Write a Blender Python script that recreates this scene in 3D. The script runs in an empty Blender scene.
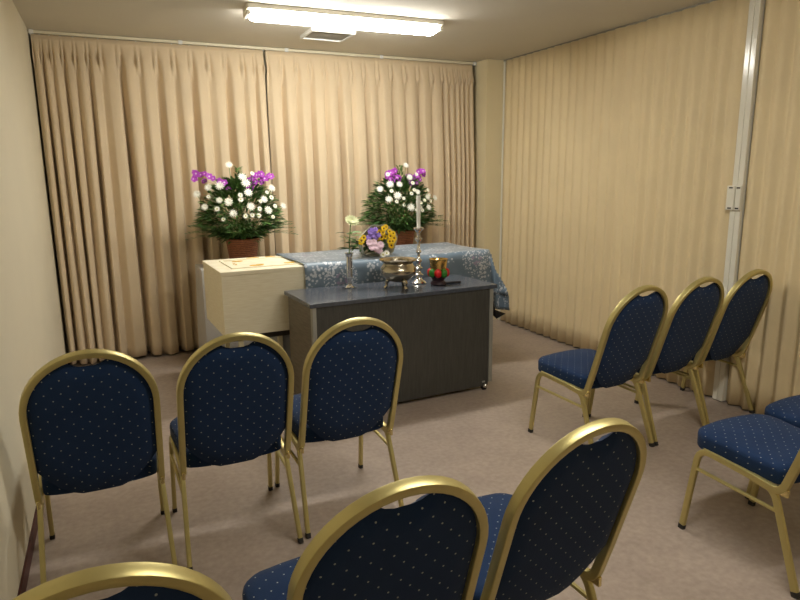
import bpy, bmesh, math, random
from mathutils import Vector, Matrix
R = math.radians
PI = math.pi
C = bpy.context.scene.collection
random.seed(7)

# ------------------------------------------------------------------ materials
def new_mat(name):
    m = bpy.data.materials.new(name); m.use_nodes = True
    nt = m.node_tree
    return m, nt, nt.nodes['Principled BSDF']

def srgb(r, g, b):
    f = lambda c: (c/255/12.92) if c/255 <= .04045 else ((c/255+.055)/1.055)**2.4
    return (f(r), f(g), f(b), 1)

def plain(name, col, rough=.5, metal=0, spec=.5, noise=0.06, nscale=8, bump=0, bscale=60, sheen=0, trans=0):
    m, nt, b = new_mat(name)
    b.inputs['Roughness'].default_value = rough
    b.inputs['Metallic'].default_value = metal
    b.inputs['Specular IOR Level'].default_value = spec
    if sheen: b.inputs['Sheen Weight'].default_value = sheen
    if trans:
        b.inputs['Transmission Weight'].default_value = trans
    tc = nt.nodes.new('ShaderNodeTexCoord')
    n = nt.nodes.new('ShaderNodeTexNoise'); n.inputs['Scale'].default_value = nscale; n.inputs['Detail'].default_value = 4
    nt.links.new(tc.outputs['Object'], n.inputs['Vector'])
    mix = nt.nodes.new('ShaderNodeMix'); mix.data_type = 'RGBA'
    lo = tuple(c*(1-noise*2) for c in col[:3])+(1,); hi = tuple(min(1, c*(1+noise*2)) for c in col[:3])+(1,)
    mix.inputs[6].default_value = lo; mix.inputs[7].default_value = hi
    nt.links.new(n.outputs['Fac'], mix.inputs[0]); nt.links.new(mix.outputs[2], b.inputs['Base Color'])
    if bump:
        n2 = nt.nodes.new('ShaderNodeTexNoise'); n2.inputs['Scale'].default_value = bscale; n2.inputs['Detail'].default_value = 3
        nt.links.new(tc.outputs['Object'], n2.inputs['Vector'])
        bp = nt.nodes.new('ShaderNodeBump'); bp.inputs['Strength'].default_value = bump; bp.inputs['Distance'].default_value = .01
        nt.links.new(n2.outputs['Fac'], bp.inputs['Height']); nt.links.new(bp.outputs['Normal'], b.inputs['Normal'])
    return m

def math_node(nt, op, a, b=None, c=None):
    n = nt.nodes.new('ShaderNodeMath'); n.operation = op
    for i, v in enumerate((a, b, c)):
        if v is None: continue
        if isinstance(v, (int, float)): n.inputs[i].default_value = v
        else: nt.links.new(v, n.inputs[i])
    return n.outputs[0]

def dotted_fabric(name, vertical):
    """blue upholstery with a staggered grid of tiny woven pale dots"""
    m, nt, b = new_mat(name)
    b.inputs['Roughness'].default_value = .85; b.inputs['Sheen Weight'].default_value = .06
    b.inputs['Specular IOR Level'].default_value = .2
    tc = nt.nodes.new('ShaderNodeTexCoord'); sp = nt.nodes.new('ShaderNodeSeparateXYZ')
    nt.links.new(tc.outputs['Object'], sp.inputs[0])
    X = sp.outputs[0]; Y = sp.outputs[2 if vertical else 1]
    P = .034
    if not vertical:
        X = math_node(nt, 'ADD', X, math_node(nt, 'MULTIPLY', sp.outputs[2], .9)); Y = math_node(nt, 'ADD', Y, sp.outputs[2])
    u = math_node(nt, 'DIVIDE', X, P); v = math_node(nt, 'DIVIDE', Y, P)
    s = math_node(nt, 'MULTIPLY', math_node(nt, 'ADD', u, v), .7071)
    t = math_node(nt, 'MULTIPLY', math_node(nt, 'SUBTRACT', u, v), .7071)
    def cell(w):
        w = math_node(nt, 'ADD', w, 100.25)
        w = math_node(nt, 'FRACT', w); w = math_node(nt, 'SUBTRACT', w, .5)
        return math_node(nt, 'MULTIPLY', w, w)
    d = math_node(nt, 'SQRT', math_node(nt, 'ADD', cell(s), cell(t)))
    dot = math_node(nt, 'LESS_THAN', d, .062)
    n = nt.nodes.new('ShaderNodeTexNoise'); n.inputs['Scale'].default_value = 9; n.inputs['Detail'].default_value = 5
    nt.links.new(tc.outputs['Object'], n.inputs['Vector'])
    base = nt.nodes.new('ShaderNodeMix'); base.data_type = 'RGBA'
    base.inputs[6].default_value = (.006, .020, .062, 1); base.inputs[7].default_value = (.010, .032, .094, 1)
    nt.links.new(n.outputs['Fac'], base.inputs[0])
    mix = nt.nodes.new('ShaderNodeMix'); mix.data_type = 'RGBA'
    mix.inputs[7].default_value = (.34, .36, .34, 1)
    nt.links.new(dot, mix.inputs[0]); nt.links.new(base.outputs[2], mix.inputs[6])
    nt.links.new(mix.outputs[2], b.inputs['Base Color'])
    n2 = nt.nodes.new('ShaderNodeTexNoise'); n2.inputs['Scale'].default_value = 500
    nt.links.new(tc.outputs['Object'], n2.inputs['Vector'])
    bp = nt.nodes.new('ShaderNodeBump'); bp.inputs['Strength'].default_value = .25; bp.inputs['Distance'].default_value = .002
    nt.links.new(n2.outputs['Fac'], bp.inputs['Height']); nt.links.new(bp.outputs['Normal'], b.inputs['Normal'])
    return m

def grain_mat(name, c1, c2, scale, stretch, rough=.4, spec=.5):
    m, nt, b = new_mat(name)
    b.inputs['Roughness'].default_value = rough; b.inputs['Specular IOR Level'].default_value = spec
    tc = nt.nodes.new('ShaderNodeTexCoord'); mp = nt.nodes.new('ShaderNodeMapping')
    mp.inputs['Scale'].default_value = stretch
    n = nt.nodes.new('ShaderNodeTexNoise'); n.inputs['Scale'].default_value = scale; n.inputs['Detail'].default_value = 6
    nt.links.new(tc.outputs['Object'], mp.inputs[0]); nt.links.new(mp.outputs[0], n.inputs['Vector'])
    cr = nt.nodes.new('ShaderNodeValToRGB')
    cr.color_ramp.elements[0].position = .35; cr.color_ramp.elements[1].position = .68
    cr.color_ramp.elements[0].color = c1; cr.color_ramp.elements[1].color = c2
    nt.links.new(n.outputs['Fac'], cr.inputs[0]); nt.links.new(cr.outputs[0], b.inputs['Base Color'])
    return m

def floor_mat():
    m, nt, b = new_mat('speckled_vinyl')
    b.inputs['Roughness'].default_value = .38; b.inputs['Specular IOR Level'].default_value = .4
    tc = nt.nodes.new('ShaderNodeTexCoord')
    n = nt.nodes.new('ShaderNodeTexNoise'); n.inputs['Scale'].default_value = 38; n.inputs['Detail'].default_value = 6
    n2 = nt.nodes.new('ShaderNodeTexNoise'); n2.inputs['Scale'].default_value = 5; n2.inputs['Detail'].default_value = 4
    for k in (n, n2): nt.links.new(tc.outputs['Object'], k.inputs['Vector'])
    cr = nt.nodes.new('ShaderNodeValToRGB')
    cr.color_ramp.elements[0].position = .35; cr.color_ramp.elements[0].color = srgb(150, 135, 123)
    cr.color_ramp.elements[1].position = .65; cr.color_ramp.elements[1].color = srgb(172, 156, 143)
    f = math_node(nt, 'ADD', math_node(nt, 'MULTIPLY', n.outputs['Fac'], .6), math_node(nt, 'MULTIPLY', n2.outputs['Fac'], .4))
    nt.links.new(f, cr.inputs[0]); nt.links.new(cr.outputs[0], b.inputs['Base Color'])
    return m

def brocade_mat():
    """blue grey satin with pale blossoms in drifts and big round medallions"""
    m, nt, b = new_mat('blue_brocade')
    b.inputs['Roughness'].default_value = .38; b.inputs['Sheen Weight'].default_value = .3
    b.inputs['Specular IOR Level'].default_value = .6
    tc = nt.nodes.new('ShaderNodeTexCoord'); uv = tc.outputs['UV']
    def vor(scale, rnd=1):
        v = nt.nodes.new('ShaderNodeTexVoronoi'); v.inputs['Scale'].default_value = scale
        v.inputs['Randomness'].default_value = rnd; nt.links.new(uv, v.inputs['Vector']); return v
    def noi(scale, det=3):
        v = nt.nodes.new('ShaderNodeTexNoise'); v.inputs['Scale'].default_value = scale; v.inputs['Detail'].default_value = det
        nt.links.new(uv, v.inputs['Vector']); return v.outputs['Fac']
    small = math_node(nt, 'LESS_THAN', vor(42).outputs['Distance'], .40)
    drift = math_node(nt, 'GREATER_THAN', noi(5.5, 4), .505)
    blossoms = math_node(nt, 'MULTIPLY', small, drift)
    suv = nt.nodes.new('ShaderNodeSeparateXYZ'); nt.links.new(uv, suv.inputs[0])
    med = None
    for (px, py) in ((.78, -.12), (1.10, .28), (1.45, .50), (1.86, -.06), (1.62, .14), (.70, .42), (2.25, .3)):
        dx = math_node(nt, 'SUBTRACT', suv.outputs[0], px); dy = math_node(nt, 'SUBTRACT', suv.outputs[1], py)
        dd = math_node(nt, 'SQRT', math_node(nt, 'ADD', math_node(nt, 'MULTIPLY', dx, dx), math_node(nt, 'MULTIPLY', dy, dy)))
        med = dd if med is None else math_node(nt, 'MINIMUM', med, dd)
    ring = math_node(nt, 'MULTIPLY', math_node(nt, 'LESS_THAN', med, .125), math_node(nt, 'GREATER_THAN', med, .035))
    ringf = math_node(nt, 'MULTIPLY', ring, math_node(nt, 'LESS_THAN', vor(70).outputs['Distance'], .42))
    core = math_node(nt, 'MULTIPLY', math_node(nt, 'LESS_THAN', med, .045), math_node(nt, 'LESS_THAN', vor(40).outputs['Distance'], .5))
    white = math_node(nt, 'MAXIMUM', blossoms, math_node(nt, 'MAXIMUM', ringf, core))
    n = noi(7)
    base = nt.nodes.new('ShaderNodeMix'); base.data_type = 'RGBA'
    base.inputs[6].default_value = srgb(84, 104, 122); base.inputs[7].default_value = srgb(116, 134, 148)
    nt.links.new(n, base.inputs[0])
    tint = nt.nodes.new('ShaderNodeMix'); tint.data_type = 'RGBA'
    tint.inputs[6].default_value = srgb(205, 208, 214); tint.inputs[7].default_value = srgb(150, 132, 158)
    nt.links.new(core, tint.inputs[0])
    mix = nt.nodes.new('ShaderNodeMix'); mix.data_type = 'RGBA'
    nt.links.new(math_node(nt, 'MULTIPLY', white, .78), mix.inputs[0])
    nt.links.new(base.outputs[2], mix.inputs[6]); nt.links.new(tint.outputs[2], mix.inputs[7])
    nt.links.new(mix.outputs[2], b.inputs['Base Color'])
    return m

def emit_mat(name, col, strength):
    m, nt, b = new_mat(name)
    b.inputs['Base Color'].default_value = (.9, .9, .9, 1)
    b.inputs['Emission Color'].default_value = col; b.inputs['Emission Strength'].default_value = strength
    return m

M = {}
M['floor'] = floor_mat()
M['wall'] = plain('cream_wallpaper', srgb(227, 218, 193), .8, noise=.02, nscale=3, bump=.25, bscale=260)
M['ceiling'] = plain('ceiling_paper', srgb(212, 206, 192), .9, noise=.02, nscale=3, bump=.2, bscale=200)
M['column'] = plain('column_paint', srgb(222, 208, 170), .7, noise=.02, nscale=3)
M['baseboard'] = plain('maroon_baseboard', srgb(78, 34, 30), .5)
M['curtain'] = plain('beige_curtain', srgb(219, 198, 165), .85, noise=.03, nscale=5, bump=.3, bscale=420, sheen=.15)
M['curtain_back'] = M['curtain']
M['partition'] = plain('tan_partition_vinyl', srgb(224, 204, 162), .6, noise=.04, nscale=4, bump=.2, bscale=300)
M['white_enamel'] = plain('ivory_enamel', srgb(228, 224, 208), .3, noise=.02)
M['post'] = plain('glossy_ivory_post', srgb(228, 224, 208), .16, noise=.02)
M['rail'] = plain('ivory_rail', srgb(226, 218, 190), .35, noise=.02)
M['white_plastic'] = plain('white_plastic', srgb(225, 225, 220), .4, noise=.02)
M['grey_grille'] = plain('grey_grille', srgb(140, 136, 122), .5, noise=.02)
M['lens'] = emit_mat('lamp_diffuser', (1.0, .975, .91, 1), 62)
M['lens_rear'] = emit_mat('rear_lamp_diffuser', (1.0, .975, .91, 1), 50)
M['gold'] = plain('champagne_gold', (.56, .48, .20, 1), .38, metal=.75, noise=.03, nscale=30)
M['gold_bright'] = plain('bright_gold_lug', (.80, .68, .32, 1), .2, metal=1, noise=.02)
M['rubber'] = plain('black_rubber', (.02, .018, .016, 1), .6)
M['fab_back'] = dotted_fabric('blue_fabric_back', True)
M['fab_seat'] = dotted_fabric('blue_fabric_seat', False)
M['desk'] = grain_mat('dark_desk_laminate', srgb(64, 63, 59), srgb(76, 75, 70), 5, (26, 26, 2), .45, .4)
M['desk_top'] = grain_mat('slate_desk_top', srgb(70, 74, 82), srgb(86, 90, 98), 9, (3, 22, 3), .2, .6)
M['desk_edge'] = plain('dark_edge', srgb(50, 46, 42), .5)
M['desk_side'] = grain_mat('brown_desk_side', srgb(100, 92, 78), srgb(122, 113, 98), 5, (2, 2, 26), .45, .4)
M['alu'] = plain('grey_leg_strip', srgb(160, 160, 152), .4, metal=.3, noise=.03)
M['wood_cream'] = grain_mat('pale_paulownia', srgb(234, 224, 194), srgb(244, 236, 210), 4, (3, 3, 34), .6, .3)
M['ornament'] = plain('gold_thread', srgb(226, 180, 70), .5, metal=.2)
M['brocade'] = brocade_mat()
M['lining'] = plain('black_lining', (.012, .012, .014, 1), .8)
M['sheet'] = plain('grey_white_sheet', srgb(190, 186, 180), .9, noise=.03, bump=.3, bscale=40)
M['cream_metal'] = plain('cream_metal', srgb(210, 200, 165), .45, noise=.03)
M['dark_metal'] = plain('dark_metal', srgb(60, 56, 50), .5, metal=.4)
M['box_grey'] = plain('pale_grey_box', srgb(170, 172, 172), .6)
M['silver'] = plain('polished_silver', (.82, .82, .80, 1), .12, metal=1, noise=.03)
M['bronze'] = plain('polished_bronze', (.52, .47, .36, 1), .2, metal=1, noise=.05)
M['brass'] = plain('polished_brass', (.80, .54, .18, 1), .18, metal=1, noise=.04)
M['wax'] = plain('white_wax', srgb(235, 234, 226), .5, noise=.01)
M['wick'] = plain('wick', (.03, .03, .03, 1), .9)
M['ash'] = plain('incense_ash', srgb(120, 115, 108), .95, bump=.6, bscale=200)
M['red'] = plain('red_silk', srgb(196, 26, 28), .35)
M['green_silk'] = plain('green_silk', srgb(44, 120, 34), .35)
M['purple_silk'] = plain('dark_purple_silk', srgb(40, 16, 28), .5)
M['black_lacquer'] = plain('black_lacquer', (.01, .009, .012, 1), .2)
M['leaf'] = plain('dark_leaf', (.060, .14, .035, 1), .5, noise=.3, nscale=14)
M['leaf2'] = plain('mid_leaf', (.12, .25, .06, 1), .5, noise=.25, nscale=14)
M['petal_white'] = plain('white_petal', srgb(244, 243, 230), .6, noise=.02)
M['petal_green'] = plain('pale_green_petal', srgb(222, 228, 176), .6, noise=.04)
M['petal_centre'] = plain('yellow_green_centre', srgb(196, 190, 70), .7)
M['orchid'] = plain('magenta_orchid', srgb(178, 70, 190), .5, noise=.12, nscale=60)
M['orchid_white'] = plain('pale_orchid_throat', srgb(240, 215, 240), .5)
M['yellow'] = plain('yellow_petal', srgb(240, 200, 20), .5, noise=.05)
M['lavender'] = plain('lavender_petal', srgb(150, 120, 205), .5, noise=.08)
M['pink'] = plain('pale_pink_petal', srgb(236, 205, 220), .5, noise=.04)
M['brown_eye'] = plain('brown_flower_eye', srgb(96, 60, 16), .8)
M['wrap'] = plain('clear_white_wrap', srgb(225, 222, 205), .25, noise=.02, trans=.35)

def wicker():
    m, nt, b = new_mat('brown_wicker')
    b.inputs['Roughness'].default_value = .6
    tc = nt.nodes.new('ShaderNodeTexCoord')
    w = nt.nodes.new('ShaderNodeTexWave'); w.bands_direction = 'Z'; w.inputs['Scale'].default_value = 22; w.inputs['Distortion'].default_value = 4
    w.inputs['Detail'].default_value = 3; w.inputs['Detail Scale'].default_value = 6
    nt.links.new(tc.outputs['Object'], w.inputs['Vector'])
    cr = nt.nodes.new('ShaderNodeValToRGB')
    cr.color_ramp.elements[0].color = srgb(104, 56, 30); cr.color_ramp.elements[1].color = srgb(160, 98, 56)
    nt.links.new(w.outputs['Fac'], cr.inputs[0]); nt.links.new(cr.outputs[0], b.inputs['Base Color'])
    bp = nt.nodes.new('ShaderNodeBump'); bp.inputs['Strength'].default_value = .5; bp.inputs['Distance'].default_value = .006
    nt.links.new(w.outputs['Fac'], bp.inputs['Height']); nt.links.new(bp.outputs['Normal'], b.inputs['Normal'])
    return m
M['wicker'] = wicker()

# ------------------------------------------------------------------ object helpers
def obj(name, bm, mat, parent=None, loc=(0, 0, 0), smooth=True, bevel=0, auto=45):
    bmesh.ops.recalc_face_normals(bm, faces=bm.faces[:])
    me = bpy.data.meshes.new(name); bm.to_mesh(me); bm.free()
    mats = mat if isinstance(mat, (list, tuple)) else [mat]
    for k in mats: me.materials.append(k)
    if smooth:
        for p in me.polygons: p.use_smooth = True
        try: me.set_sharp_from_angle(angle=R(auto))
        except Exception: pass
    o = bpy.data.objects.new(name, me); C.objects.link(o)
    o.location = loc
    if parent: o.parent = parent
    if bevel:
        md = o.modifiers.new('bevel', 'BEVEL'); md.width = bevel; md.segments = 3; md.limit_method = 'ANGLE'; md.angle_limit = R(40)
    return o

def tag(o, label, cat, group=None):
    o['label'] = label; o['category'] = cat
    if group: o['group'] = group
    return o

def thing(name, label, cat, loc=(0, 0, 0), rz=0, group=None):
    o = bpy.data.objects.new(name, None); C.objects.link(o); o.empty_display_size = .1
    o.location = loc; o.rotation_euler = (0, 0, rz)
    return tag(o, label, cat, group)

def struct(o):
    o['kind'] = 'structure'; return o

def dup(root, loc, rz, label, group=None, tilt=None):
    def cp(o, parent):
        c = o.copy(); C.objects.link(c); c.parent = parent
        for ch in [x for x in bpy.data.objects if x.parent is o and x not in made]:
            made.add(ch); made.add(cp(ch, c))
        made.add(c)
        return c
    made = set()
    r = cp(root, None); r.location = loc; r.rotation_euler = (0, 0, rz)
    r['label'] = label
    if group: r['group'] = group
    return r

def add_box(bm, x0, x1, y0, y1, z0, z1):
    vs = [bm.verts.new((x, y, z)) for x in (x0, x1) for y in (y0, y1) for z in (z0, z1)]
    for f in ((0, 1, 3, 2), (4, 6, 7, 5), (0, 4, 5, 1), (2, 3, 7, 6), (0, 2, 6, 4), (1, 5, 7, 3)):
        bm.faces.new([vs[i] for i in f])
    return vs

def box(*a):
    bm = bmesh.new(); add_box(bm, *a); return bm

def add_lathe(bm, prof, cx=0, cy=0, seg=24, cap=True):
    rings = []
    for r, z in prof:
        if r < 1e-5: rings.append([bm.verts.new((cx, cy, z))])
        else: rings.append([bm.verts.new((cx+r*math.cos(2*PI*i/seg), cy+r*math.sin(2*PI*i/seg), z)) for i in range(seg)])
    for a, b in zip(rings, rings[1:]):
        for i in range(seg):
            j = (i+1) % seg
            if len(a) == 1 and len(b) == 1: continue
            if len(a) == 1: bm.faces.new((a[0], b[i], b[j]))
            elif len(b) == 1: bm.faces.new((a[i], b[0], a[j]))
            else: bm.faces.new((a[i], b[i], b[j], a[j]))
    if cap:
        if len(rings[0]) > 1: bm.faces.new(rings[0])
        if len(rings[-1]) > 1: bm.faces.new(rings[-1][::-1])

def lathe(prof, **k):
    bm = bmesh.new(); add_lathe(bm, prof, **k); return bm

def rounded_rect(w, d, r, n=3):
    """profile in (a,b): a along ref normal, b along the other; half sizes"""
    pts = []
    for cx, cy, a0 in ((w-r, d-r, 0), (-(w-r), d-r, 90), (-(w-r), -(d-r), 180), (w-r, -(d-r), 270)):
        for k in range(n+1):
            a = R(a0+90*k/n); pts.append((cx+r*math.cos(a), cy+r*math.sin(a)))
    return pts

def circle_prof(r, n=10):
    return [(r*math.cos(2*PI*i/n), r*math.sin(2*PI*i/n)) for i in range(n)]

def add_sweep(bm, path, prof, ref, scale=None):
    path = [Vector(p) for p in path]; ref = Vector(ref).normalized(); rings = []
    for i, p in enumerate(path):
        t = (path[min(i+1, len(path)-1)]-path[max(i-1, 0)]).normalized()
        a = (ref-t*ref.dot(t)).normalized(); b = t.cross(a)
        s = scale[i] if scale else 1
        rings.append([bm.verts.new(p+a*u*s+b*v*s) for u, v in prof])
    n = len(prof)
    for r0, r1 in zip(rings, rings[1:]):
        for i in range(n):
            j = (i+1) % n; bm.faces.new((r0[i], r0[j], r1[j], r1[i]))
    bm.faces.new(rings[0][::-1]); bm.faces.new(rings[-1])

def sweep(path, prof, ref, scale=None):
    bm = bmesh.new(); add_sweep(bm, path, prof, ref, scale); return bm

def fillet(pts, rad, n=6):
    """round the inner corners of a polyline"""
    pts = [Vector(p) for p in pts]; out = [pts[0]]
    for i in range(1, len(pts)-1):
        a, p, b = pts[i-1], pts[i], pts[i+1]
        r = rad[i-1] if isinstance(rad, (list, tuple)) else rad
        s = p+(a-p).normalized()*r; e = p+(b-p).normalized()*r
        for k in range(n+1):
            t = k/n; out.append(s*(1-t)**2+p*2*t*(1-t)+e*t*t)
    out.append(pts[-1]); return out

# ------------------------------------------------------------------ room
XL, XR, YB, YF, H = -.399, 3.56, 5.52, -1.6, 2.4615
struct(obj('floor', box(XL-.1, XR+.1, YF-.1, YB+.1, -.1, 0), M['floor'], smooth=False))
struct(obj('ceiling', box(XL-.1, XR+.1, YF-.1, YB+.1, H, H+.1), M['ceiling'], smooth=False))
struct(obj('wall_left', box(XL-.1, XL, YF-.1, YB+.1, 0, H), M['wall'], smooth=False))
struct(obj('wall_right', box(XR, XR+.1, YF-.1, YB+.1, 0, H), M['wall'], smooth=False))
struct(obj('wall_back', box(XL, XR, YB, YB+.1, 0, H), M['wall'], smooth=False))
struct(obj('wall_front', box(XL, XR, YF-.1, YF, 0, H), M['wall'], smooth=False))
struct(obj('wall_column', box(3.275, XR, 5.17, YB, 0, H), M['column'], smooth=False))
struct(obj('baseboard_left', box(XL, XL+.008, YF, YB, 0, .06), M['baseboard'], smooth=False))

# ceiling lamp fixtures
def ceiling_lamp(x, y, rz, label, lens='lens'):
    t = thing('ceiling_light', label, 'ceiling lamp', (x, y, H), rz, None)
    obj('base_plate', box(-.66, .66, -.085, .085, -.03, 0), M['white_enamel'], t, bevel=.006)
    L = .635
    pr = []
    for k in range(13):
        a = PI*k/12; pr.append((-.078*math.cos(a), -.035-.05*math.sin(a)**.7))
    bm = bmesh.new(); rings = []
    for x_, s in ((-L, .55), (-L+.012, .85), (-L+.03, 1), (L-.03, 1), (L-.012, .85), (L, .55)):
        rings.append([bm.verts.new((x_, py*(.6+.4*s), -.035+(pz+.035)*s)) for py, pz in pr])
    for a, b in zip(rings, rings[1:]):
        for i in range(12): bm.faces.new((a[i], a[i+1], b[i+1], b[i]))
    bm.faces.new(rings[0]); bm.faces.new(rings[-1][::-1])
    obj('diffuser', bm, M[lens], t)
    for s in (-1, 1):
        obj('end_cap', box(*sorted((s*(L+.001), s*(L+.028))), -.07, .07, -.062, -.035), M['white_enamel'], t, bevel=.006)
    return t
ceiling_lamp(1.53, 4.11, R(-1.8), 'long white fluorescent ceiling lamp glowing in front of the beige curtains')
REAR = ceiling_lamp(1.56, 1.1, 0, 'long white fluorescent ceiling lamp nearer the viewer, above the back rows of chairs', 'lens_rear')

t = thing('ceiling_vent', 'small square off-white ceiling vent between the lamp and the curtains', 'vent', (1.585, 4.69, H))
bm = bmesh.new()
for a_ in ((-.165, .165, -.15, -.135), (-.165, .165, .135, .15), (-.165, -.15, -.135, .135), (.15, .165, -.135, .135)): add_box(bm, *a_, -.024, 0)
obj('frame', bm, M['white_plastic'], t, smooth=False)
obj('backing', box(-.15, .15, -.135, .135, -.006, 0), M['grey_grille'], t, smooth=False)
bm = bmesh.new()
for k in range(9): add_box(bm, -.15, .15, -.127+k*.03, -.113+k*.03, -.016, -.006)
obj('grille', bm, M['grey_grille'], t, smooth=False)

# ------------------------------------------------------------------ curtains
def pleated(name, label, xs, y0, seed, deep, shallow, zt=2.434, zb=.02):
    """xs: pinch positions. A narrow valley runs down from every pinch, by turns deep and shallow;
    the cloth comes out of it on a slanting return and then lies in a broad face"""
    rnd = random.Random(seed)
    SUB = 20; rows = 34; N = len(xs)-1
    V = [(deep if i % 2 else shallow)*rnd.uniform(.75, 1.2) for i in range(N+1)]
    wid = [rnd.uniform(.30, .46) for _ in range(N)]
    dr = [rnd.uniform(-1, 1)*.018 for _ in range(N+1)]
    S = lambda t: (lambda c: c*c*(3-2*c))(min(1, max(0, t)))
    bm = bmesh.new(); grid = []
    for r in range(rows+1):
        q = (r/rows)**1.15; z = zt+(zb-zt)*q
        g = .32*S((q-.03)/.05)+.68*S((q-.06)/.45)
        head = S((q-.015)/.03)
        row = []
        for i in range(N):
            x0, x1 = xs[i]+dr[i]*q, xs[i+1]+dr[i+1]*q; w = x1-x0
            sc = min(1, w/.12)
            for k in range(SUB if i < N-1 else SUB+1):
                f = k/SUB
                val = V[i]*(1-S(f/wid[i]))+V[i+1]*S((f-.90)/.10)
                y = y0-.055*g+val*g*(.75+.25*sc)-.018*g*math.sin(PI*f)-.006*g*math.sin(7*f+i*2.1+z*.9)
                # pinched tuck below the heading with a hollow at each side
                e = min(f, 1-f); pz = math.exp(-((q-.062)/.022)**2)
                y += head*(-.045*math.exp(-(e/.06)**2)*pz+.020*math.exp(-((e-.16)/.06)**2)*pz-.010*math.sin(PI*f))
                xx = x0+w*f+g*.10*w*math.sin(2*PI*f)*(1-f)
                row.append(bm.verts.new((max(XL+.004, min(3.27, xx)), y, z+.007*math.sin(i*2.1+f*2)*(q > .98))))
        grid.append(row)
    for a, b in zip(grid, grid[1:]):
        for i in range(len(a)-1): bm.faces.new((a[i], a[i+1], b[i+1], b[i]))
    o = obj(name, bm, M['curtain'], auto=180)
    md = o.modifiers.new('thickness', 'SOLIDIFY'); md.thickness = .003
    return tag(o, label, 'curtain', None)
xsL = [-.385, -.33, -.27, -.20, -.12, -.035, .045, .172, .302, .428, .556, .683, .814, .945, 1.083, 1.18, 1.258]
xsR = [1.272, 1.395, 1.52, 1.643, 1.765, 1.885, 2.006, 2.13, 2.257, 2.388, 2.518, 2.655, 2.788, 2.90, 2.97, 3.03, 3.08, 3.13, 3.18, 3.225]
pleated('curtain', 'beige pinch-pleated curtain hanging on the left, from the cream wall to the left flowers', xsL, 5.36, 3, .125, .040)
pleated('curtain', 'beige pinch-pleated curtain hanging on the right, behind the right flowers and beside the cream column', xsR, 5.35, 11, .105, .055)
t = thing('curtain_rail', 'thin ivory curtain rail along the ceiling above both beige curtains', 'curtain rail', (0, 5.36, H))
obj('rail', box(XL+.005, 3.27, -.012, .012, -.024, -.002), M['rail'], t, bevel=.003)
g0 = obj('glider', box(-.004, .004, -.003, .003, -.034, -.026), M['white_plastic'], t, smooth=False, loc=(xsL[0], 0, 0))
for x in xsL[1:]+xsR[1:]:
    g = g0.copy(); C.objects.link(g); g.location = (x, 0, 0)
for x in (XL+.02, .62, 1.45, 2.3, 3.25): obj('bracket', box(x-.015, x+.015, -.019, .019, -.03, 0), M['white_plastic'], t, bevel=.002)

# ------------------------------------------------------------------ accordion partition along the right side
XP = 3.455
def accordion(name, y0, y1, parent, seed):
    rnd = random.Random(seed)
    p = .096; n = int((y1-y0)/p); p = (y1-y0)/n; SUB = 12
    rows = 14; bm = bmesh.new(); grid = []
    jit = [rnd.uniform(.75, 1.2) for _ in range(n+1)]
    for r in range(rows+1):
        z = .012+(2.449-.012)*r/rows; q = 1-r/rows
        row = []
        for i in range(n*SUB+1):
            u = i/SUB; k = min(int(u), n-1); f = u-k
            A = (.015+.021*q**1.2)*jit[k]
            s = math.sin(PI*f)
            x = XP-A*(s**1.3)+.004*math.sin(k*1.9+z*2)
            row.append(bm.verts.new((x, y0+p*u+.008*math.sin(2*PI*f)*q, z)))
        grid.append(row)
    for a, b in zip(grid, grid[1:]):
        for i in range(len(a)-1): bm.faces.new((a[i], a[i+1], b[i+1], b[i]))
    o = obj(name, bm, M['partition'], parent, auto=180)
    md = o.modifiers.new('thickness', 'SOLIDIFY'); md.thickness = .003
    return o
t = thing('accordion_partition', 'tan accordion partition reaching from the cream column to the ivory latch post', 'partition', (0, 0, 0))
accordion('pleated_panel', 2.66, 5.13, t, 1)
obj('lead_post', box(XP-.03, XP+.03, 2.617, 2.652, .006, 2.449), M['post'], t, bevel=.003)
h = obj('latch_plate', box(XP-.046, XP-.028, 2.620, 2.672, 1.21, 1.355), M['white_enamel'], t, bevel=.004)
for z in (1.222, 1.343): obj('latch_screw', box(XP-.048, XP-.0455, 2.633, 2.657, z-.004, z+.004), M['dark_metal'], h, smooth=False)
obj('jamb', box(XP-.006, XP+.05, 5.14, 5.165, 0, 2.449), M['white_enamel'], t, bevel=.003)
t = thing('accordion_partition', 'tan accordion partition nearest the viewer, on the near side of the ivory latch post', 'partition', (0, 0, 0))
accordion('pleated_panel', -1.5, 2.572, t, 2)
obj('lead_post', box(XP-.03, XP+.03, 2.580, 2.615, .006, 2.449), M['post'], t, bevel=.003)
h = obj('latch_plate', box(XP-.046, XP-.028, 2.578, 2.613, 1.21, 1.355), M['white_enamel'], t, bevel=.004)
for z in (1.222, 1.343): obj('latch_screw', box(XP-.048, XP-.0455, 2.584, 2.606, z-.004, z+.004), M['dark_metal'], h, smooth=False)
tag(obj('partition_track', box(XP-.008, XP+.02, -1.5, 5.165, 2.450, H), M['grey_grille'], smooth=False), 'thin ceiling track above the tan accordion partitions', 'track')

# ------------------------------------------------------------------ banquet chair
# local frame: faces +Y, origin on the floor in the middle
ZB, ZT = .345, .907            # back frame bottom and top
BY0, BY1 = -.150, -.320       # its y at bottom and top
def bp(x, z, off=0):          # point of the leaning back plane
    k = (z-ZB)/(ZT-ZB)
    return Vector((x, BY0+(BY1-BY0)*k+off, z))
BN = Vector((0, (ZT-ZB), -(BY1-BY0))).normalized()   # normal towards the seat

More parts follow.
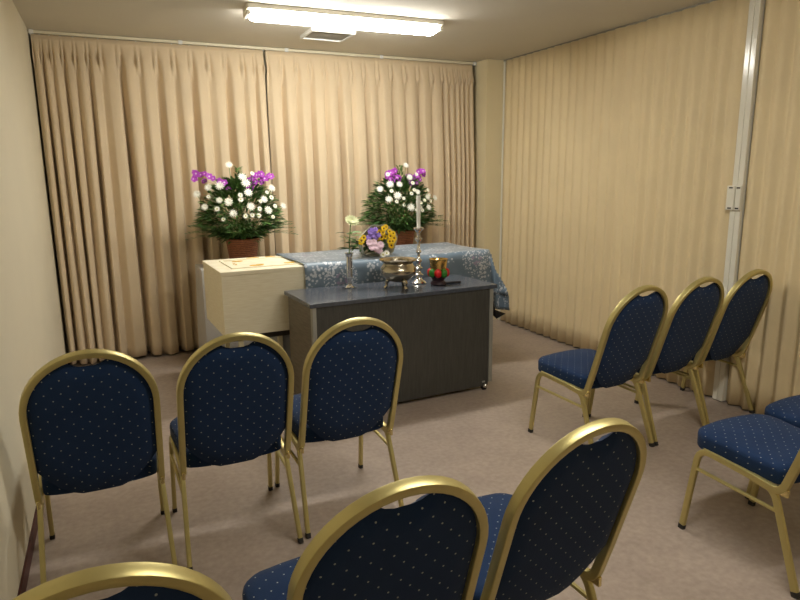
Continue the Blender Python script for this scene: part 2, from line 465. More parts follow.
def pad_mesh(outline, T_front, T_back, to3d, rings=7):
    bm = bmesh.new(); n = len(outline)
    cx = sum(p[0] for p in outline)/n; cy = sum(p[1] for p in outline)/n
    for side, T in ((1, T_front), (-1, T_back)):
        prev = None
        for k in range(rings+1):
            t = 1-k/rings
            tt = t if k == 0 else t
            th = T*(1-t**8)**.5
            if k == rings:
                c = bm.verts.new(to3d(cx, cy, side*T))
                for i in range(n): bm.faces.new((prev[i], prev[(i+1) % n], c))
            else:
                ring = [bm.verts.new(to3d(cx+(p[0]-cx)*tt, cy+(p[1]-cy)*tt, side*th)) for p in outline]
                if prev:
                    for i in range(n): bm.faces.new((prev[i], prev[(i+1) % n], ring[(i+1) % n], ring[i]))
                prev = ring
    bmesh.ops.remove_doubles(bm, verts=bm.verts[:], dist=1e-5)
    return bm

def make_chair(label, loc, rz, group):
    t = thing('banquet_chair', label, 'chair', loc, rz, group)
    sq = rounded_rect(.0135, .0105, .0022, 2)
    hw = .199; za = .695
    # back frame: curls forward under the seat, rises, arches over
    arc = []
    for k in range(25):
        a = PI*k/24; arc.append(bp(-hw*math.cos(a), za+(ZT-.0105-za)*math.sin(a)))
    low = lambda s: fillet([Vector((s*hw, -.03, .352)), Vector((s*hw, BY0+.005, .338)), bp(s*hw, .48)], .045)
    pth = low(-1)+arc+low(1)[::-1]
    bf = obj('back_frame', sweep(pth, sq, BN), M['gold'], t)
    # back pad
    out = []
    wi = hw-.0095
    for k in range(31):
        a = PI*k/30; x = wi*math.cos(a); z = za+(ZT-.0195-za)*math.sin(a)
        z -= .033*math.exp(-(x/.052)**4)
        out.append((x, z))
    for k in range(1, 6): out.append((-wi, za-(za-.476)*k/5))
    for k in range(1, 12):
        x = -wi+2*wi*k/12; out.append((x, .350+.012*(x/wi)**2+.112*max(0, (abs(x)-.06)/(wi-.06))**1.7))
    for k in range(0, 5): out.append((wi, .476+(za-.476)*k/5))
    to3 = lambda x, z, d: bp(x, z)+BN*(d if d > 0 else d)
    obj('backrest', pad_mesh(out, .026, .014, to3), M['fab_back'], t, auto=80)
    # seat cushion
    so = []
    W1, W0, Y1, Y0 = .207, .186, .240, -.105
    def corner(cx, cy, r, a0, a1, n=6):
        for k in range(n+1):
            a = R(a0+(a1-a0)*k/n); so.append((cx+r*math.cos(a), cy+r*math.sin(a)))
    corner(W1-.07, Y1-.07, .07, 0, 90)
    for k in range(1, 6):
        x = (W1-.07)*(1-2*k/6); so.append((x, Y1+.012*(1-(x/(W1-.07))**2)))
    corner(-(W1-.07), Y1-.07, .07, 90, 180)
    for k in range(0, 15):
        a = PI*k/14; so.append((-W0*math.cos(a)*(1 if True else 0), Y0-.040*math.sin(a)**.8))
    zc = lambda y: .388+.020*(y+.17)/.42
    bm = bmesh.new(); n = len(so); prof = [(1.0, -.034, 0), (1.0, -.028, .004), (1.0, .012, .006), (1.0, .022, .002), (.97, .031, 0), (.85, .037, 0), (.6, .041, 0), (.3, .043, 0)]
    rings = []
    for s, dz, e in prof:
        rings.append([bm.verts.new((x*s*(1+e*2), .03+(y-.03)*s*(1+e*2), zc(y)+dz)) for x, y in so])
    for a, b in zip(rings, rings[1:]):
        for i in range(n): bm.faces.new((a[i], a[(i+1) % n], b[(i+1) % n], b[i]))
    bm.faces.new(rings[0][::-1])
    c = bm.verts.new((0, .03, zc(.03)+.044))
    for i in range(n): bm.faces.new((rings[-1][i], rings[-1][(i+1) % n], c))
    obj('seat', bm, M['fab_seat'], t, auto=60)
    # under-seat frame with cross bars
    tube = rounded_rect(.0085, .0125, .004, 2)
    bm = bmesh.new()
    for s in (-1, 1):
        add_sweep(bm, [(s*.199, -.06, .350), (s*.205, .17, .369)], tube, (1, 0, 0))
    for y, z in ((.15, .367), (-.07, .350)): add_sweep(bm, [(-.20, y, z), (.20, y, z)], tube, (0, 0, 1))
    obj('seat_frame', bm, M['gold'], t)
    # legs: flattened tube, bent at the top into the rail
    lt = rounded_rect(.0085, .0125, .004, 2)
    for s in (-1, 1):
        for fr in (1, 0):
            if fr: p = fillet([Vector((s*.213, .238, .006)), Vector((s*.207, .192, .371)), Vector((s*.204, .09, .363))], .055)
            else: p = fillet([Vector((s*.213, -.243, .006)), Vector((s*.200, -.117, .345)), Vector((s*.201, .0, .355))], .045)
            lg = obj('leg', sweep(p, lt, (1, 0, 0)), M['gold'], t)
            q = p[0]; d = (p[1]-p[0]).normalized()
            obj('rubber_foot', sweep([q-d*.006, q+d*.014], rounded_rect(.0095, .0135, .004, 2), (1, 0, 0)), M['rubber'], lg)
        a, b = Vector((s*.210, .2025, .285)), Vector((s*.2045, -.143, .270))
        obj('stretcher', sweep([a, b], circle_prof(.0075, 8), (1, 0, 0)), M['gold'], t)
        # linking lug where back frame meets the leg
        bm = bmesh.new(); add_box(bm, s*.2-.006, s*.2+.006, -.170, -.125, .332, .362)
        obj('lug', bm, M['gold_bright'], t, bevel=.003)
    return t

FRONT_L, FRONT_R, MID, BACKR = 'front row chairs left of the aisle', 'front row chairs by the partition', 'middle row chairs left of the aisle', 'middle row chairs by the partition'
c0 = make_chair('blue dotted banquet chair with gold frame, front row, right beside the cream wall', (-.112, 2.475, 0), R(1), FRONT_L)
CH = [
 ((.362, 2.478, 0), R(1), 'blue gold-framed banquet chair in front of the pale coffin end, middle of its three', FRONT_L),
 ((.825, 2.505, 0), R(1), 'blue gold-framed banquet chair with its back close in front of the altar desk', FRONT_L),
 ((2.295, 2.515, 0), R(5), 'blue banquet chair with seat in side view, left of three by the partition', FRONT_R),
 ((2.748, 2.555, 0), R(5), 'blue gold-framed banquet chair, middle of the three by the tan partition', FRONT_R),
 ((3.200, 2.60, 0), R(5), 'blue gold-framed banquet chair nearest the tan partition and its ivory post', FRONT_R),
 ((-.072, 1.21, 0), R(0), 'blue banquet chair at the lower left, only its gold arch showing', MID),
 ((.430, 1.255, 0), R(2), 'blue dotted gold-framed banquet chair at bottom centre, middle of the nearest row', MID),
 ((.915, 1.315, 0), R(5), 'large blue dotted banquet chair of the nearest row, right end beside the aisle', MID),
 ((2.245, 1.42, 0), R(0), 'blue banquet chair without visible back across the aisle, seat and front legs showing', BACKR),
 ((2.715, 1.47, 0), R(2), 'blue banquet chair at the far right edge, only a seat corner showing', BACKR),
]
for loc, rz, lab, grp in CH: dup(c0, loc, rz, lab, grp)

# ------------------------------------------------------------------ desk (altar)
DZ = .72
t = thing('altar_desk', 'dark grey-brown office desk on casters carrying the silver and brass altar pieces', 'desk', (.992, 3.39, 0), R(2.7))
W, D = 1.305, .49
obj('desk_top', box(0, W, 0, D, DZ-.025, DZ), [M['desk_top']], t, bevel=.002)
obj('front_panel', box(.04, W-.055, .012, .03, .026, DZ-.026), M['desk'], t, bevel=.001)
obj('side_panel', box(.018, .038, .045, D-.02, .06, DZ-.026), M['desk_side'], t, bevel=.001)
obj('side_panel', box(W-.05, W-.03, .045, D-.02, .06, DZ-.026), M['desk_side'], t, bevel=.001)
obj('corner_post', box(.016, .04, .008, .044, .05, DZ-.026), M['alu'], t, bevel=.002)
obj('corner_post', box(W-.052, W-.024, .008, .044, .05, DZ-.026), M['alu'], t, bevel=.002)
for x in (.06, W-.09):
    for y in (.022, D-.07):
        f = obj('caster_fork', box(x-.012, x+.012, y-.012, y+.012, .03, .062), M['alu'], t, bevel=.002)
        bm = bmesh.new()
        bmesh.ops.create_cone(bm, cap_ends=True, segments=20, radius1=.025, radius2=.025, depth=.022, matrix=Matrix.Translation((x, y-.012, .025)) @ Matrix.Rotation(PI/2, 4, 'Y'))
        obj('caster_wheel', bm, M['rubber'], f, bevel=.003)
        bm = bmesh.new()
        bmesh.ops.create_uvsphere(bm, u_segments=12, v_segments=8, radius=.016, matrix=Matrix.Translation((x, y-.028, .032)))
        obj('caster_cap', bm, M['silver'], f)

# ------------------------------------------------------------------ coffin, its trolley, the brocade
CL, CD, CZ0, CZ1 = 1.975, .62, .445, .86
CR = R(2.2); CO = (.592, 3.925, 0)
t = thing('coffin', 'pale cream wooden coffin with its left end bare of the blue cover', 'coffin', CO, CR)
obj('box', box(0, CL, 0, CD, CZ0, CZ1-.026), M['wood_cream'], t, bevel=.004)
lid = obj('lid', box(-.004, CL+.004, -.004, CD+.004, CZ1-.026, CZ1), M['wood_cream'], t, bevel=.003)
bm = bmesh.new()
def frame_rect(bm, x0, x1, y0, y1, w, z0, z1):
    add_box(bm, x0, x1, y0, y0+w, z0, z1); add_box(bm, x0, x1, y1-w, y1, z0, z1)
    add_box(bm, x0, x0+w, y0+w, y1-w, z0, z1); add_box(bm, x1-w, x1, y0+w, y1-w, z0, z1)
frame_rect(bm, .09, .62, .10, .52, .022, CZ1-.001, CZ1+.007)
obj('window_moulding', bm, M['wood_cream'], lid, bevel=.002)
for (x, y, sx, sy) in ((.27, .19, .05, .014), (.30, .215, .03, .01), (.50, .20, .045, .012), (.2, .44, .04, .010), (.34, .57, .05, .01), (.47, .58, .04, .01), (.155, .31, .012, .04)):
    bm = bmesh.new()
    for k in range(6):
        a = k*PI/3
        add_lathe(bm, [(sx*.33, CZ1+.0005), (sx*.33, CZ1+.003), (0, CZ1+.004)], cx=x+sx*.6*math.cos(a), cy=y+sy*.9*math.sin(a), seg=10)
    obj('gold_ornament', bm, M['ornament'], lid)

t = thing('coffin_trolley', 'low metal trolley under the pale coffin with dark rails and cream legs', 'trolley', CO, CR)
bm = bmesh.new()
frame_rect(bm, .06, CL-.06, .05, CD-.05, .04, CZ0-.045, CZ0-.001)
obj('top_frame', bm, M['dark_metal'], t, smooth=False)
for x in (.10, .36, 1.70, CL-.13):
    for y in (.07, CD-.10): obj('leg', box(x, x+.03, y, y+.03, .06, CZ0-.045), M['cream_metal'], t, bevel=.003)
obj('lower_shelf', box(.1, CL-.1, .07, CD-.07, .17, .19), M['cream_metal'], t, bevel=.003)
for x in (.115, CL-.115):
    for y in (.085, CD-.085):
        bm = bmesh.new()
        bmesh.ops.create_cone(bm, cap_ends=True, segments=18, radius1=.032, radius2=.032, depth=.024, matrix=Matrix.Translation((x, y, .032)) @ Matrix.Rotation(PI/2, 4, 'Y'))
        obj('wheel', bm, M['rubber'], t, bevel=.003)
b_ = obj('storage_box', box(-.13, .13, -.10, .10, 0, .20), M['box_grey'], None, loc=(1.08, 4.14, .19), bevel=.006)
b_.rotation_euler = (0, 0, CR)
tag(b_, 'pale grey box on the trolley shelf under the coffin, left of the desk', 'box')

# brocade cloth: top sheet with overhangs on the front, the back and the far end
def brocade():
    X0, X1 = .53, CL+.012; EX = .47; FY, BYH = .34, .22; T = .0045
    bm = bmesh.new(); uvl = bm.loops.layers.uv.new('UVMap')
    ss = [X0+(X1-X0)*i/46 for i in range(47)]+[X1+EX*i/16 for i in range(1, 17)]
    ts = [-FY+FY*i/12 for i in range(12)]+[CD*i/18 for i in range(19)]+[CD+BYH*i/7 for i in range(1, 8)]
    grid = []
    for s in ss:
        row = []
        for tt in ts:
            a = max(0, s-X1); bf = max(0, -tt); bb = max(0, tt-CD); b = bf+bb; sg = -1 if bf > 0 else 1
            x = min(s, X1); y = min(max(tt, -.010), CD+.010)
            if b > 0: y = -.010 if bf else CD+.010
            drop = max(a, b); m_ = min(a, b)
            x += .12*a*(a/(a+.15)) if a else 0
            x += m_*.12; y += sg*m_*(.35 if sg < 0 else .3)
            wav = math.sin(s*17+1.0)*.006*min(1, b/.12) if b else 0
            y += sg*(.015*min(1, b/.1)+wav+.006) if b else 0
            if a: x += .014*math.sin(tt*16)*min(1, a/.15)
            z = CZ1+.010-drop*(.95 if drop else 1)
            # rounded fold and soft ripples on top
            if not a and not b:
                z += .002*math.sin(s*11+tt*5)+.003*math.sin(s*4-tt*9)
            v = bm.verts.new((x, y, z)); row.append((v, s, tt))
        grid.append(row)
    for r0, r1 in zip(grid, grid[1:]):
        for i in range(len(r0)-1):
            q = (r0[i], r1[i], r1[i+1], r0[i+1])
            f = bm.faces.new([k[0] for k in q])
            for lp, k in zip(f.loops, q): lp[uvl].uv = (k[1], k[2])
    return bm
t = thing('brocade_cover', 'blue-grey floral brocade cloth draped over the right part of the coffin behind the desk', 'cloth', CO, CR)
o = obj('cloth', brocade(), M['brocade'], t, auto=180)
md = o.modifiers.new('s', 'SOLIDIFY'); md.thickness = .004; md.offset = 1
bm = bmesh.new()
vs = [bm.verts.new(p) for p in ((CL+.035, -.03, .50), (CL+.06, -.05, .345), (CL+.115, -.085, .385), (CL+.13, .12, .385), (CL+.09, .12, .38), (CL+.03, .10, .50))]
bm.faces.new(vs)
o = obj('black_lining', bm, M['lining'], t, smooth=False)
o['label'] = 'black lining showing at the hanging corner'
md = o.modifiers.new('s', 'SOLIDIFY'); md.thickness = .003

# table behind the coffin under a pale sheet
TZ = .752
t = thing('flower_table', 'narrow table behind the coffin that carries the two flower arrangements', 'table', (.60, 4.80, 0))
obj('tabletop', box(0, 2.02, 0, .34, TZ-.03, TZ), M['cream_metal'], t, bevel=.002)
for x in (.03, 1.96):
    for y in (.02, .29): obj('leg', box(x, x+.03, y, y+.03, 0, TZ-.03), M['alu'], t, bevel=.002)
bm = bmesh.new(); cols = []
per = []
x0, x1, y0, y1 = .585, 2.635, 4.785, 5.155
N = 40
for i in range(N): per.append((x0+(x1-x0)*i/N, y0, 0, -1))
for i in range(10): per.append((x1, y0+(y1-y0)*i/10, 1, 0))
for i in range(N): per.append((x1-(x1-x0)*i/N, y1, 0, 1))
for i in range(10): per.append((x0, y1-(y1-y0)*i/10, -1, 0))
rows = []
for k, z in enumerate((TZ+.004, TZ-.01, TZ-.15, TZ-.35, TZ-.55, TZ-.70)):
    rows.append([bm.verts.new((x+nx*(.004*k)+nx*.010*math.sin(i*.9)*min(1, k/3), y+ny*.003*k+ny*.012*math.sin(i*.8)*min(1, k/3)*(1 if ny < 0 else .2), z)) for i, (x, y, nx, ny) in enumerate(per)])
for a, b in zip(rows, rows[1:]):
    n = len(a)
    for i in range(n): bm.faces.new((a[i], a[(i+1) % n], b[(i+1) % n], b[i]))
bm.faces.new(rows[0])
o = obj('table_sheet', bm, M['sheet'], None, auto=50)
tag(o, 'pale grey-white sheet hanging over the table behind the coffin at the left', 'cloth')

# ------------------------------------------------------------------ flowers
def petal_flower(bm, r, rings, petals, w, lift, mi=0):
    """rings of pointed petals cupping upward (+Z)"""
    for k in range(rings):
        rr = r*(1-.27*k); el = lift+.42*k; n = petals-k*2
        for i in range(n):
            a = 2*PI*(i+.5*k)/n; d = Vector((math.cos(a), math.sin(a), 0)); s = Vector((-d.y, d.x, 0))
            p0 = d*r*.08; p1 = d*rr*.6*math.cos(el)+Vector((0, 0, rr*.6*math.sin(el))); p2 = d*rr*math.cos(el*.7)+Vector((0, 0, rr*math.sin(el*.7)))
            ww = w*r
            f = [bm.verts.new(v) for v in (p0-s*ww*.4, p1-s*ww, p2-s*ww*.5, p2+s*ww*.5, p1+s*ww, p0+s*ww*.4)]
            f1 = bm.faces.new((f[0], f[1], f[4], f[5])); f2 = bm.faces.new((f[1], f[2], f[3], f[4]))
            f1.material_index = f2.material_index = mi

def flower_data(name, r, rings, petals, w, lift, mats, centre=0):
    bm = bmesh.new(); petal_flower(bm, r, rings, petals, w, lift)
    if centre:
        n0 = len(bm.faces)
        add_lathe(bm, [(centre, .002), (centre*.9, centre*.6), (0, centre*.9)], seg=8)
        bm.faces.ensure_lookup_table()
        for f in bm.faces[n0:]: f.material_index = 1
    me = bpy.data.meshes.new(name); bm.to_mesh(me); bm.free()
    for k in mats: me.materials.append(k)
    return me
MUM = flower_data('chrysanthemum', .036, 4, 12, .13, .30, [M['petal_white'], M['petal_centre']], .004)
DAISY = flower_data('daisy', .020, 2, 11, .2, .15, [M['petal_white'], M['petal_centre']], .006)
ORCH = flower_data('orchid', .024, 1, 5, .42, .2, [M['orchid'], M['orchid_white']], .006)
YEL = flower_data('yellow_daisy', .019, 2, 12, .2, .12, [M['yellow'], M['brown_eye']], .0065)
PINK = flower_data('pink_flower', .022, 4, 12, .22, .3, [M['pink'], M['pink']], .005)
LAV = flower_data('lavender_flower', .014, 2, 7, .3, .3, [M['lavender'], M['lavender']], .004)
POM = flower_data('pompom', .037, 5, 16, .16, .45, [M['petal_green'], M['petal_green']], .012)

def place(me, name, p, d, parent, sc=1):
    o = bpy.data.objects.new(name, me); C.objects.link(o); o.parent = parent
    o.location = p; o.rotation_mode = 'QUATERNION'
    o.rotation_quaternion = Vector(d).to_track_quat('Z', 'Y') @ Matrix.Rotation(random.uniform(0, 6), 3, 'Z').to_quaternion()
    o.scale = (sc,)*3
    return o

def leaf(bm, p, d, L, w, bend=.3, mi=0):
    d = Vector(d).normalized(); s = d.cross(Vector((0, 0, 1)))
    if s.length < .1: s = Vector((1, 0, 0))
    s.normalize(); s = (s+Vector((random.uniform(-.5, .5), random.uniform(-.5, .5), random.uniform(-.5, .5)))).normalized()
    p = Vector(p); pts = []
    for t_, ww in ((0, .25), (.35, 1), (.7, .75), (1, .05)):
        c = p+d*L*t_+Vector((0, 0, -bend*L*t_*t_)); pts.append((bm.verts.new(c-s*w*ww), bm.verts.new(c+s*w*ww)))
    for a, b in zip(pts, pts[1:]):
        f = bm.faces.new((a[0], a[1], b[1], b[0])); f.material_index = mi

def frond(bm, p, d, L, n=13, ll=.07, mi=0):
    d = Vector(d).normalized(); p = Vector(p)
    side = d.cross(Vector((0, 0, 1))).normalized()
    for k in range(2, n+1):
        t_ = k/n; c = p+d*L*t_+Vector((0, 0, -.25*L*t_*t_))
        for s in (-1, 1):
            leaf(bm, c, d*.75+side*s*.8+Vector((0, 0, .1)), ll*(1.15-t_*.6), .0035, .2, mi)
    leaf(bm, p, d, L, .003, .25, mi)

def arrangement(loc, label, whites, purples, seed, mirror=1):
    random.seed(seed)
    t = thing('flower_arrangement', label, 'flowers', loc, 0, None)
    # wicker pot (rim 0.205 above table)
    pr = [(.094, 0), (.098, .004), (.125, .19), (.133, .192), (.135, .207), (.125, .208), (.115, .19), (.0, .185)]
    obj('pot', lathe(pr, seg=32), M['wicker'], t)
    Z0 = .205
    # dome of foliage
    bm = bmesh.new()
    for k in range(3000):
        th = random.uniform(0, 2*PI); hh = random.random()
        R_ = (.13+.85*hh if hh < .22 else .317*math.sqrt(max(0, 1-((hh-.2)/.85)**2)))
        r = R_*(.45+.52*random.random()**.6)*(1+.07*math.sin(3*th))
        x, y, z = r*math.cos(th), r*math.sin(th)*.66, Z0+.0+hh*.46*random.uniform(.85, 1)
        d = Vector((x*2.4, y*2.4, .10+hh*.3+random.uniform(-.22, .2)))
        leaf(bm, (x, y, z), d, random.uniform(.04, .075), random.uniform(.006, .012), .3, 0 if random.random() < .65 else 1)
    # central spire
    for k in range(110):
        a = random.uniform(0, 2*PI); z = Z0+random.uniform(.34, .54)
        leaf(bm, (.012*math.cos(a)-.045*0, .012*math.sin(a), z), (math.cos(a), math.sin(a), .9), random.uniform(.03, .05), .005, .2, 1)
    o = obj('foliage', bm, [M['leaf'], M['leaf2']], t, smooth=False)
    bm = bmesh.new()
    # fern fronds around the rim and to the sides
    for k in range(26):
        a = 2*PI*k/26+random.uniform(-.1, .1)
        sx = abs(math.cos(a))
        frond(bm, (.06*math.cos(a), .05*math.sin(a), Z0+.01), (math.cos(a), math.sin(a)*.5, .38+random.uniform(-.1, .25)), .20+.17*sx, 15, .075, 0 if k % 3 else 1)
    for s in (-1, 1):
        for el in (.25, .42, .6): frond(bm, (s*.05, -.04, Z0+.02), (s, -.15, el), .37, 17, .07, 0)
    obj('fern_fronds', bm, [M['leaf'], M['leaf2']], t, smooth=False)
    stems = bmesh.new()
    for (x, z, big) in whites:
        q = max(0, 1-(x/.37)**2-(z/.62)**2*.8)
        y = -.215*math.sqrt(q)-.02
        add_sweep(stems, [(x*.12, 0, Z0), (x*.75, y*.6, Z0+z*.6), (x, y+.004, Z0+z-.004)], circle_prof(.002, 5), (0, 1, 0))
        d = (x*1.2, -.8, .2+z*.5)
        place(MUM if big else DAISY, 'chrysanthemum' if big else 'daisy', (x, y, Z0+z), d, t, random.uniform(.72, 1.05))
    obj('stems', stems, M['leaf2'], t)
    for spray in purples:
        sp = bpy.data.objects.new('orchid_spray', None)
        bm = bmesh.new()
        pts = [Vector((x, -.07, Z0+z)) for x, z in spray]
        path = [Vector((pts[-1].x*.3, 0, Z0+.1)), pts[-1]]+pts[::-1][1::2]
        stem = sweep(path, circle_prof(.0022, 5), (0, 1, 0))
        so = obj('orchid_spray', stem, M['leaf2'], t)
        for (x, z) in spray:
            for kk in range(2):
                place(ORCH, 'blossom', (x+random.uniform(-.012, .012), -.085+random.uniform(-.02, .03), Z0+z+random.uniform(-.01, .012)), (random.uniform(-.4, .4), -1, random.uniform(-.2, .4)), so, random.uniform(.75, 1.1))
    return t
def cv(lst, ox, oy, k, bigs, kz):
    return [((x-ox)*k, (oy-y)*k*kz, (i in bigs)) for i, (x, y) in enumerate(lst)]
wl = [(228,105),(278,160),(325,143),(290,187),(180,198),(133,205),(90,235),(297,230),(112,292),(172,262),(210,270),(160,300),(225,322),(303,293),(367,262),(405,255),(410,213),(383,313),(343,305),(420,295),(465,298),(277,335),(307,332),(337,335),(182,347),(405,345),(262,260),(130,245),(262,240),(385,230),(350,270)]
pl = [[(75,170),(85,145),(105,145),(125,148),(150,155),(165,170),(185,180),(205,190),(225,215),(120,175)],
      [(415,160),(395,165),(375,150),(380,180),(365,155),(345,160),(330,170),(320,190),(350,190),(330,205),(322,212)]]
Al = arrangement((.926, 4.95, TZ+.004), 'white chrysanthemum and purple orchid arrangement in brown pot, behind the bare coffin end',
    cv(wl, 282, 450, .00166, {0, 1, 3, 4, 5, 6, 7, 8, 9, 10, 12, 13, 14, 16, 17, 20}, .97),
    [[((x-282)*.00166, (450-y)*.00163) for x, y in s] for s in pl], 5)
wr = [(283,50),(292,98),(243,125),(203,125),(163,143),(305,120),(325,157),(193,183),(207,150),(230,170),(257,180),(225,192),(287,217),(257,207),(295,162),(322,198),(340,200),(337,217),(380,220),(390,170),(377,178),(425,183),(200,85),(330,85),(310,148),(395,195),(360,190),(315,228),(345,230),(385,150)]
pr_ = [[(205,85),(225,75),(240,90),(255,100),(225,105),(250,75),(265,105),(215,95),(235,110)],
      [(385,85),(375,70),(370,95),(360,75),(350,90),(360,105),(345,105),(335,110),(320,95),(345,125),(325,120)]]
Ar = arrangement((2.280, 4.95, TZ+.004), 'white chrysanthemum and purple orchid arrangement in brown pot behind the brocade and candle',
    cv(wr, 290, 318, .00191, {0, 1, 2, 3, 4, 6, 7, 9, 12, 18, 20, 21}, 1.07),
    [[((x-290)*.00191, (318-y)*.00205) for x, y in s] for s in pr_], 9)

# ------------------------------------------------------------------ altar pieces on the desk
# slim silver vase with one pale chrysanthemum
t = thing('bud_vase', 'slim silver vase holding one pale green chrysanthemum, left end of the altar desk', 'vase', (1.385, 3.80, DZ)); t.scale = (1.25, 1.25, 1)
obj('vase_body', lathe([(.034, 0), (.036, .006), (.022, .012), (.010, .022), (.010, .045), (.016, .058), (.0175, .075), (.0175, .20), (.022, .222), (.025, .226), (.022, .226), (.016, .20), (0, .19)], seg=24), M['silver'], t)
obj('stem', sweep([(0, 0, .19), (.004, -.002, .30), (.012, -.006, .43)], circle_prof(.003, 6), (1, 0, 0)), M['leaf2'], t)
place(POM, 'chrysanthemum', (.012, -.012, .43), (.1, -1, .7), t, 1.1)
random.seed(4)
bm = bmesh.new()
for k in range(34):
    a = random.uniform(0, 2*PI); z = random.uniform(.24, .36)
    leaf(bm, (0, 0, z), (math.cos(a), math.sin(a), .35), random.uniform(.05, .09), .010, .35, k % 2)
obj('leaves', bm, [M['leaf'], M['leaf2']], t, smooth=False)

# bronze incense burner on three legs
t = thing('incense_burner', 'round bronze incense burner on three feet in the middle of the altar desk', 'incense burner', (1.655, 3.63, DZ+.001)); t.scale = (1.05,)*3
obj('bowl', lathe([(0, .040), (.040, .042), (.075, .056), (.104, .085), (.112, .108), (.108, .128), (.094, .145), (.090, .155), (.094, .164), (.113, .172), (.116, .176), (.113, .180), (.092, .172), (.086, .158), (.0, .150)], seg=40), M['bronze'], t)
obj('ash', lathe([(0, .152), (.087, .152), (.087, .158), (0, .160)], seg=24), M['ash'], t)
for k in range(3):
    a = R(-78)+k*2*PI/3; d = Vector((math.cos(a), math.sin(a), 0))
    obj('foot', sweep([d*.06+Vector((0, 0, .055)), d*.075+Vector((0, 0, .036)), d*.072+Vector((0, 0, .018)), d*.084+Vector((0, 0, .002))], circle_prof(.011, 8), (-d.y, d.x, 0), [1.4, 1.1, .75, 1.0]), M['bronze'], t)

# candlestick with candle
t = thing('candlestick', 'tall turned silver candlestick with a white candle beside the bronze burner', 'candlestick', (1.852, 3.73, DZ)); t.scale = (1.15, 1.15, 1)
pr = [(.040, 0), (.042, .006), (.036, .016), (.022, .026), (.014, .04), (.024, .052), (.026, .060), (.014, .07), (.011, .085), (.020, .098), (.022, .106), (.012, .116), (.010, .14), (.018, .152), (.018, .158), (.009, .168), (.008, .20), (.015, .212), (.015, .218), (.008, .228), (.007, .27), (.012, .285), (.020, .296), (.020, .304), (.009, .314), (.009, .335), (.014, .350), (.026, .362), (.027, .372), (.022, .374), (.012, .368), (0, .368)]
pr = [(r_*1.12, z_) for r_, z_ in pr]
obj('stand', lathe(pr, seg=28), M['silver'], t)
cd = obj('candle', lathe([(.010, .366), (.0105, .372), (.0115, .45), (.0125, .575), (.011, .582), (0, .580)], seg=20), M['wax'], t)
obj('wick', lathe([(.0015, .578), (.0015, .590), (0, .591)], seg=6), M['wick'], cd)

# brass bell bowl on a cushion ringed with red and green pads
bell = t = thing('bell_bowl', 'small brass bell bowl on a red and green cushion, right end of altar desk', 'bell', (1.945, 3.625, DZ)); t.scale = (1.15, 1.15, 1.2)
obj('base', lathe([(.040, 0), (.046, .005), (.044, .014), (.034, .022), (.036, .034), (.05, .046), (0, .05)], seg=28), M['purple_silk'], t)
bm = bmesh.new(); bm2 = bmesh.new()
for k in range(8):
    a = 2*PI*k/8+.25
    mt = Matrix.Translation((.048*math.cos(a), .048*math.sin(a), .068)) @ Matrix.Rotation(a, 4, 'Z') @ Matrix.Diagonal((.8, 1, 1.15, 1))
    bmk = bmesh.new(); bmesh.ops.create_uvsphere(bmk, u_segments=14, v_segments=10, radius=.0215, matrix=mt)
    obj('cushion_pad', bmk, M['red'] if k % 2 else M['green_silk'], t)
obj('bell', lathe([(0, .05), (.026, .052), (.038, .066), (.047, .09), (.049, .116), (.053, .138), (.056, .143), (.052, .144), (.047, .136), (.043, .10), (.032, .07), (0, .066)], seg=36), M['brass'], t)
bm = bmesh.new(); add_sweep(bm, [(-.05, 0, .009), (.055, .01, .009)], circle_prof(.008, 10), (0, 0, 1))
o = obj('striker', bm, M['black_lacquer'], None, loc=(2.04, 3.60, DZ)); o.rotation_euler = (0, 0, R(-18))
tag(o, 'short black bell striker lying right of the red and green cushion', 'bell striker')

# bouquet lying on the brocade
random.seed(21)
BQ = (1.655, 4.10, CZ1+.022)
t = thing('bouquet', 'wrapped bouquet of yellow, lavender and pale pink flowers lying on the brocade', 'bouquet', BQ, R(4)); t.scale = (1.15,)*3
bm = bmesh.new()
for k in range(170):
    x = random.uniform(-.10, .15); z = random.uniform(.02, .13); y = random.uniform(-.06, .06)
    leaf(bm, (x*.6, y*.6, z*.7), (random.uniform(-1, 1), random.uniform(-1, .3), random.uniform(0, .9)), random.uniform(.04, .07), random.uniform(.006, .011), .2, k % 2)
for k in range(16):
    leaf(bm, (-.08, -.02, .08), (-1, random.uniform(-.6, .3), random.uniform(-.5, .8)), random.uniform(.06, .12), .008, .2, k % 2)
obj('leaves', bm, [M['leaf'], M['leaf2']], t, smooth=False)
for i, (x, z) in enumerate([(.05, .165), (.075, .172), (.065, .135), (.09, .145), (.105, .115), (.08, .11), (.11, .085), (.125, .13), (.055, .11), (.10, .06), (.13, .10), (.04, .14), (-.10, .10), (-.075, .115), (-.085, .085), (.09, .085), (.02, .11)]):
    place(YEL, 'yellow_daisy', (x, -.085+.02*(i % 3), z), (.2*x, -1, .35), t, random.uniform(.9, 1.15))
for i, (x, z) in enumerate([(-.04, .06), (-.02, .085), (0, .045), (.02, .07), (-.05, .085), (.02, .035), (-.01, .06)]):
    place(PINK, 'pink_flower', (x, -.10+.01*(i % 3), z), (0, -1, .4), t, 1.1)
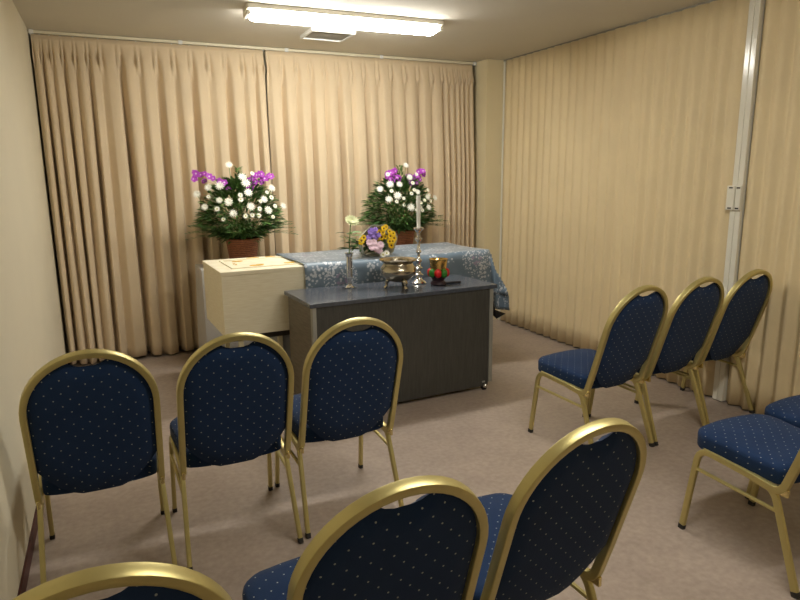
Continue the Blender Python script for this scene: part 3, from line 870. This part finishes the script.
for i in range(22):
    place(LAV, 'lavender_flower', (random.uniform(-.05, .02), -.08+random.uniform(-.01, .03), random.uniform(.105, .165)), (0, -1, .5), t, 1.2)
for (x, z) in ((.055, .018), (.03, .01)): place(DAISY, 'white_daisy', (x, -.11, z), (0, -1, .5), t, 1)
bm = bmesh.new(); rings = []
for k, (xx, rr) in enumerate(((0, 1.0), (.33, .9), (.66, .6), (1, .22))):
    rings.append([bm.verts.new((.04+.02*xx+(.125*rr)*math.cos(a)*(1+.05*math.sin(5*a)), -.045+.26*xx, max(-.004, .085+(.105*rr)*math.sin(a)*(1+.06*math.sin(7*a))-.06*xx))) for a in [2*PI*j/28 for j in range(28)]])
for a, b in zip(rings, rings[1:]):
    for i in range(28): bm.faces.new((a[i], a[(i+1) % 28], b[(i+1) % 28], b[i]))
o = obj('wrapping', bm, M['wrap'], t)
md = o.modifiers.new('s', 'SOLIDIFY'); md.thickness = .001

# ------------------------------------------------------------------ camera
f, yaw, pitch, roll = 627.79, .4303, .2000, -.0096
cy, sy, cp, sp = math.cos(yaw), math.sin(yaw), math.cos(pitch), math.sin(pitch)
d = Vector((sy*cp, cy*cp, -sp)); r0 = Vector((cy, -sy, 0)); u0 = r0.cross(d)
c_, s_ = math.cos(roll), math.sin(roll)
r = c_*r0+s_*u0; u = -s_*r0+c_*u0
cam = bpy.data.cameras.new('camera'); cam.sensor_width = 36; cam.lens = f*36/800
co = bpy.data.objects.new('camera', cam); C.objects.link(co)
mw = Matrix((r, u, -d)).transposed().to_4x4(); mw.translation = Vector((0, 0, 1.45))
co.matrix_world = mw
bpy.context.scene.camera = co
cam.clip_start = .02

w = bpy.data.worlds.new('world'); bpy.context.scene.world = w; w.use_nodes = True
w.node_tree.nodes['Background'].inputs[0].default_value = (.5, .5, .5, 1)
w.node_tree.nodes['Background'].inputs[1].default_value = .0
vs = bpy.context.scene.view_settings
vs.view_transform = 'Standard'; vs.look = 'None'; vs.gamma = 1; vs.exposure = -.14
vs.use_curve_mapping = False
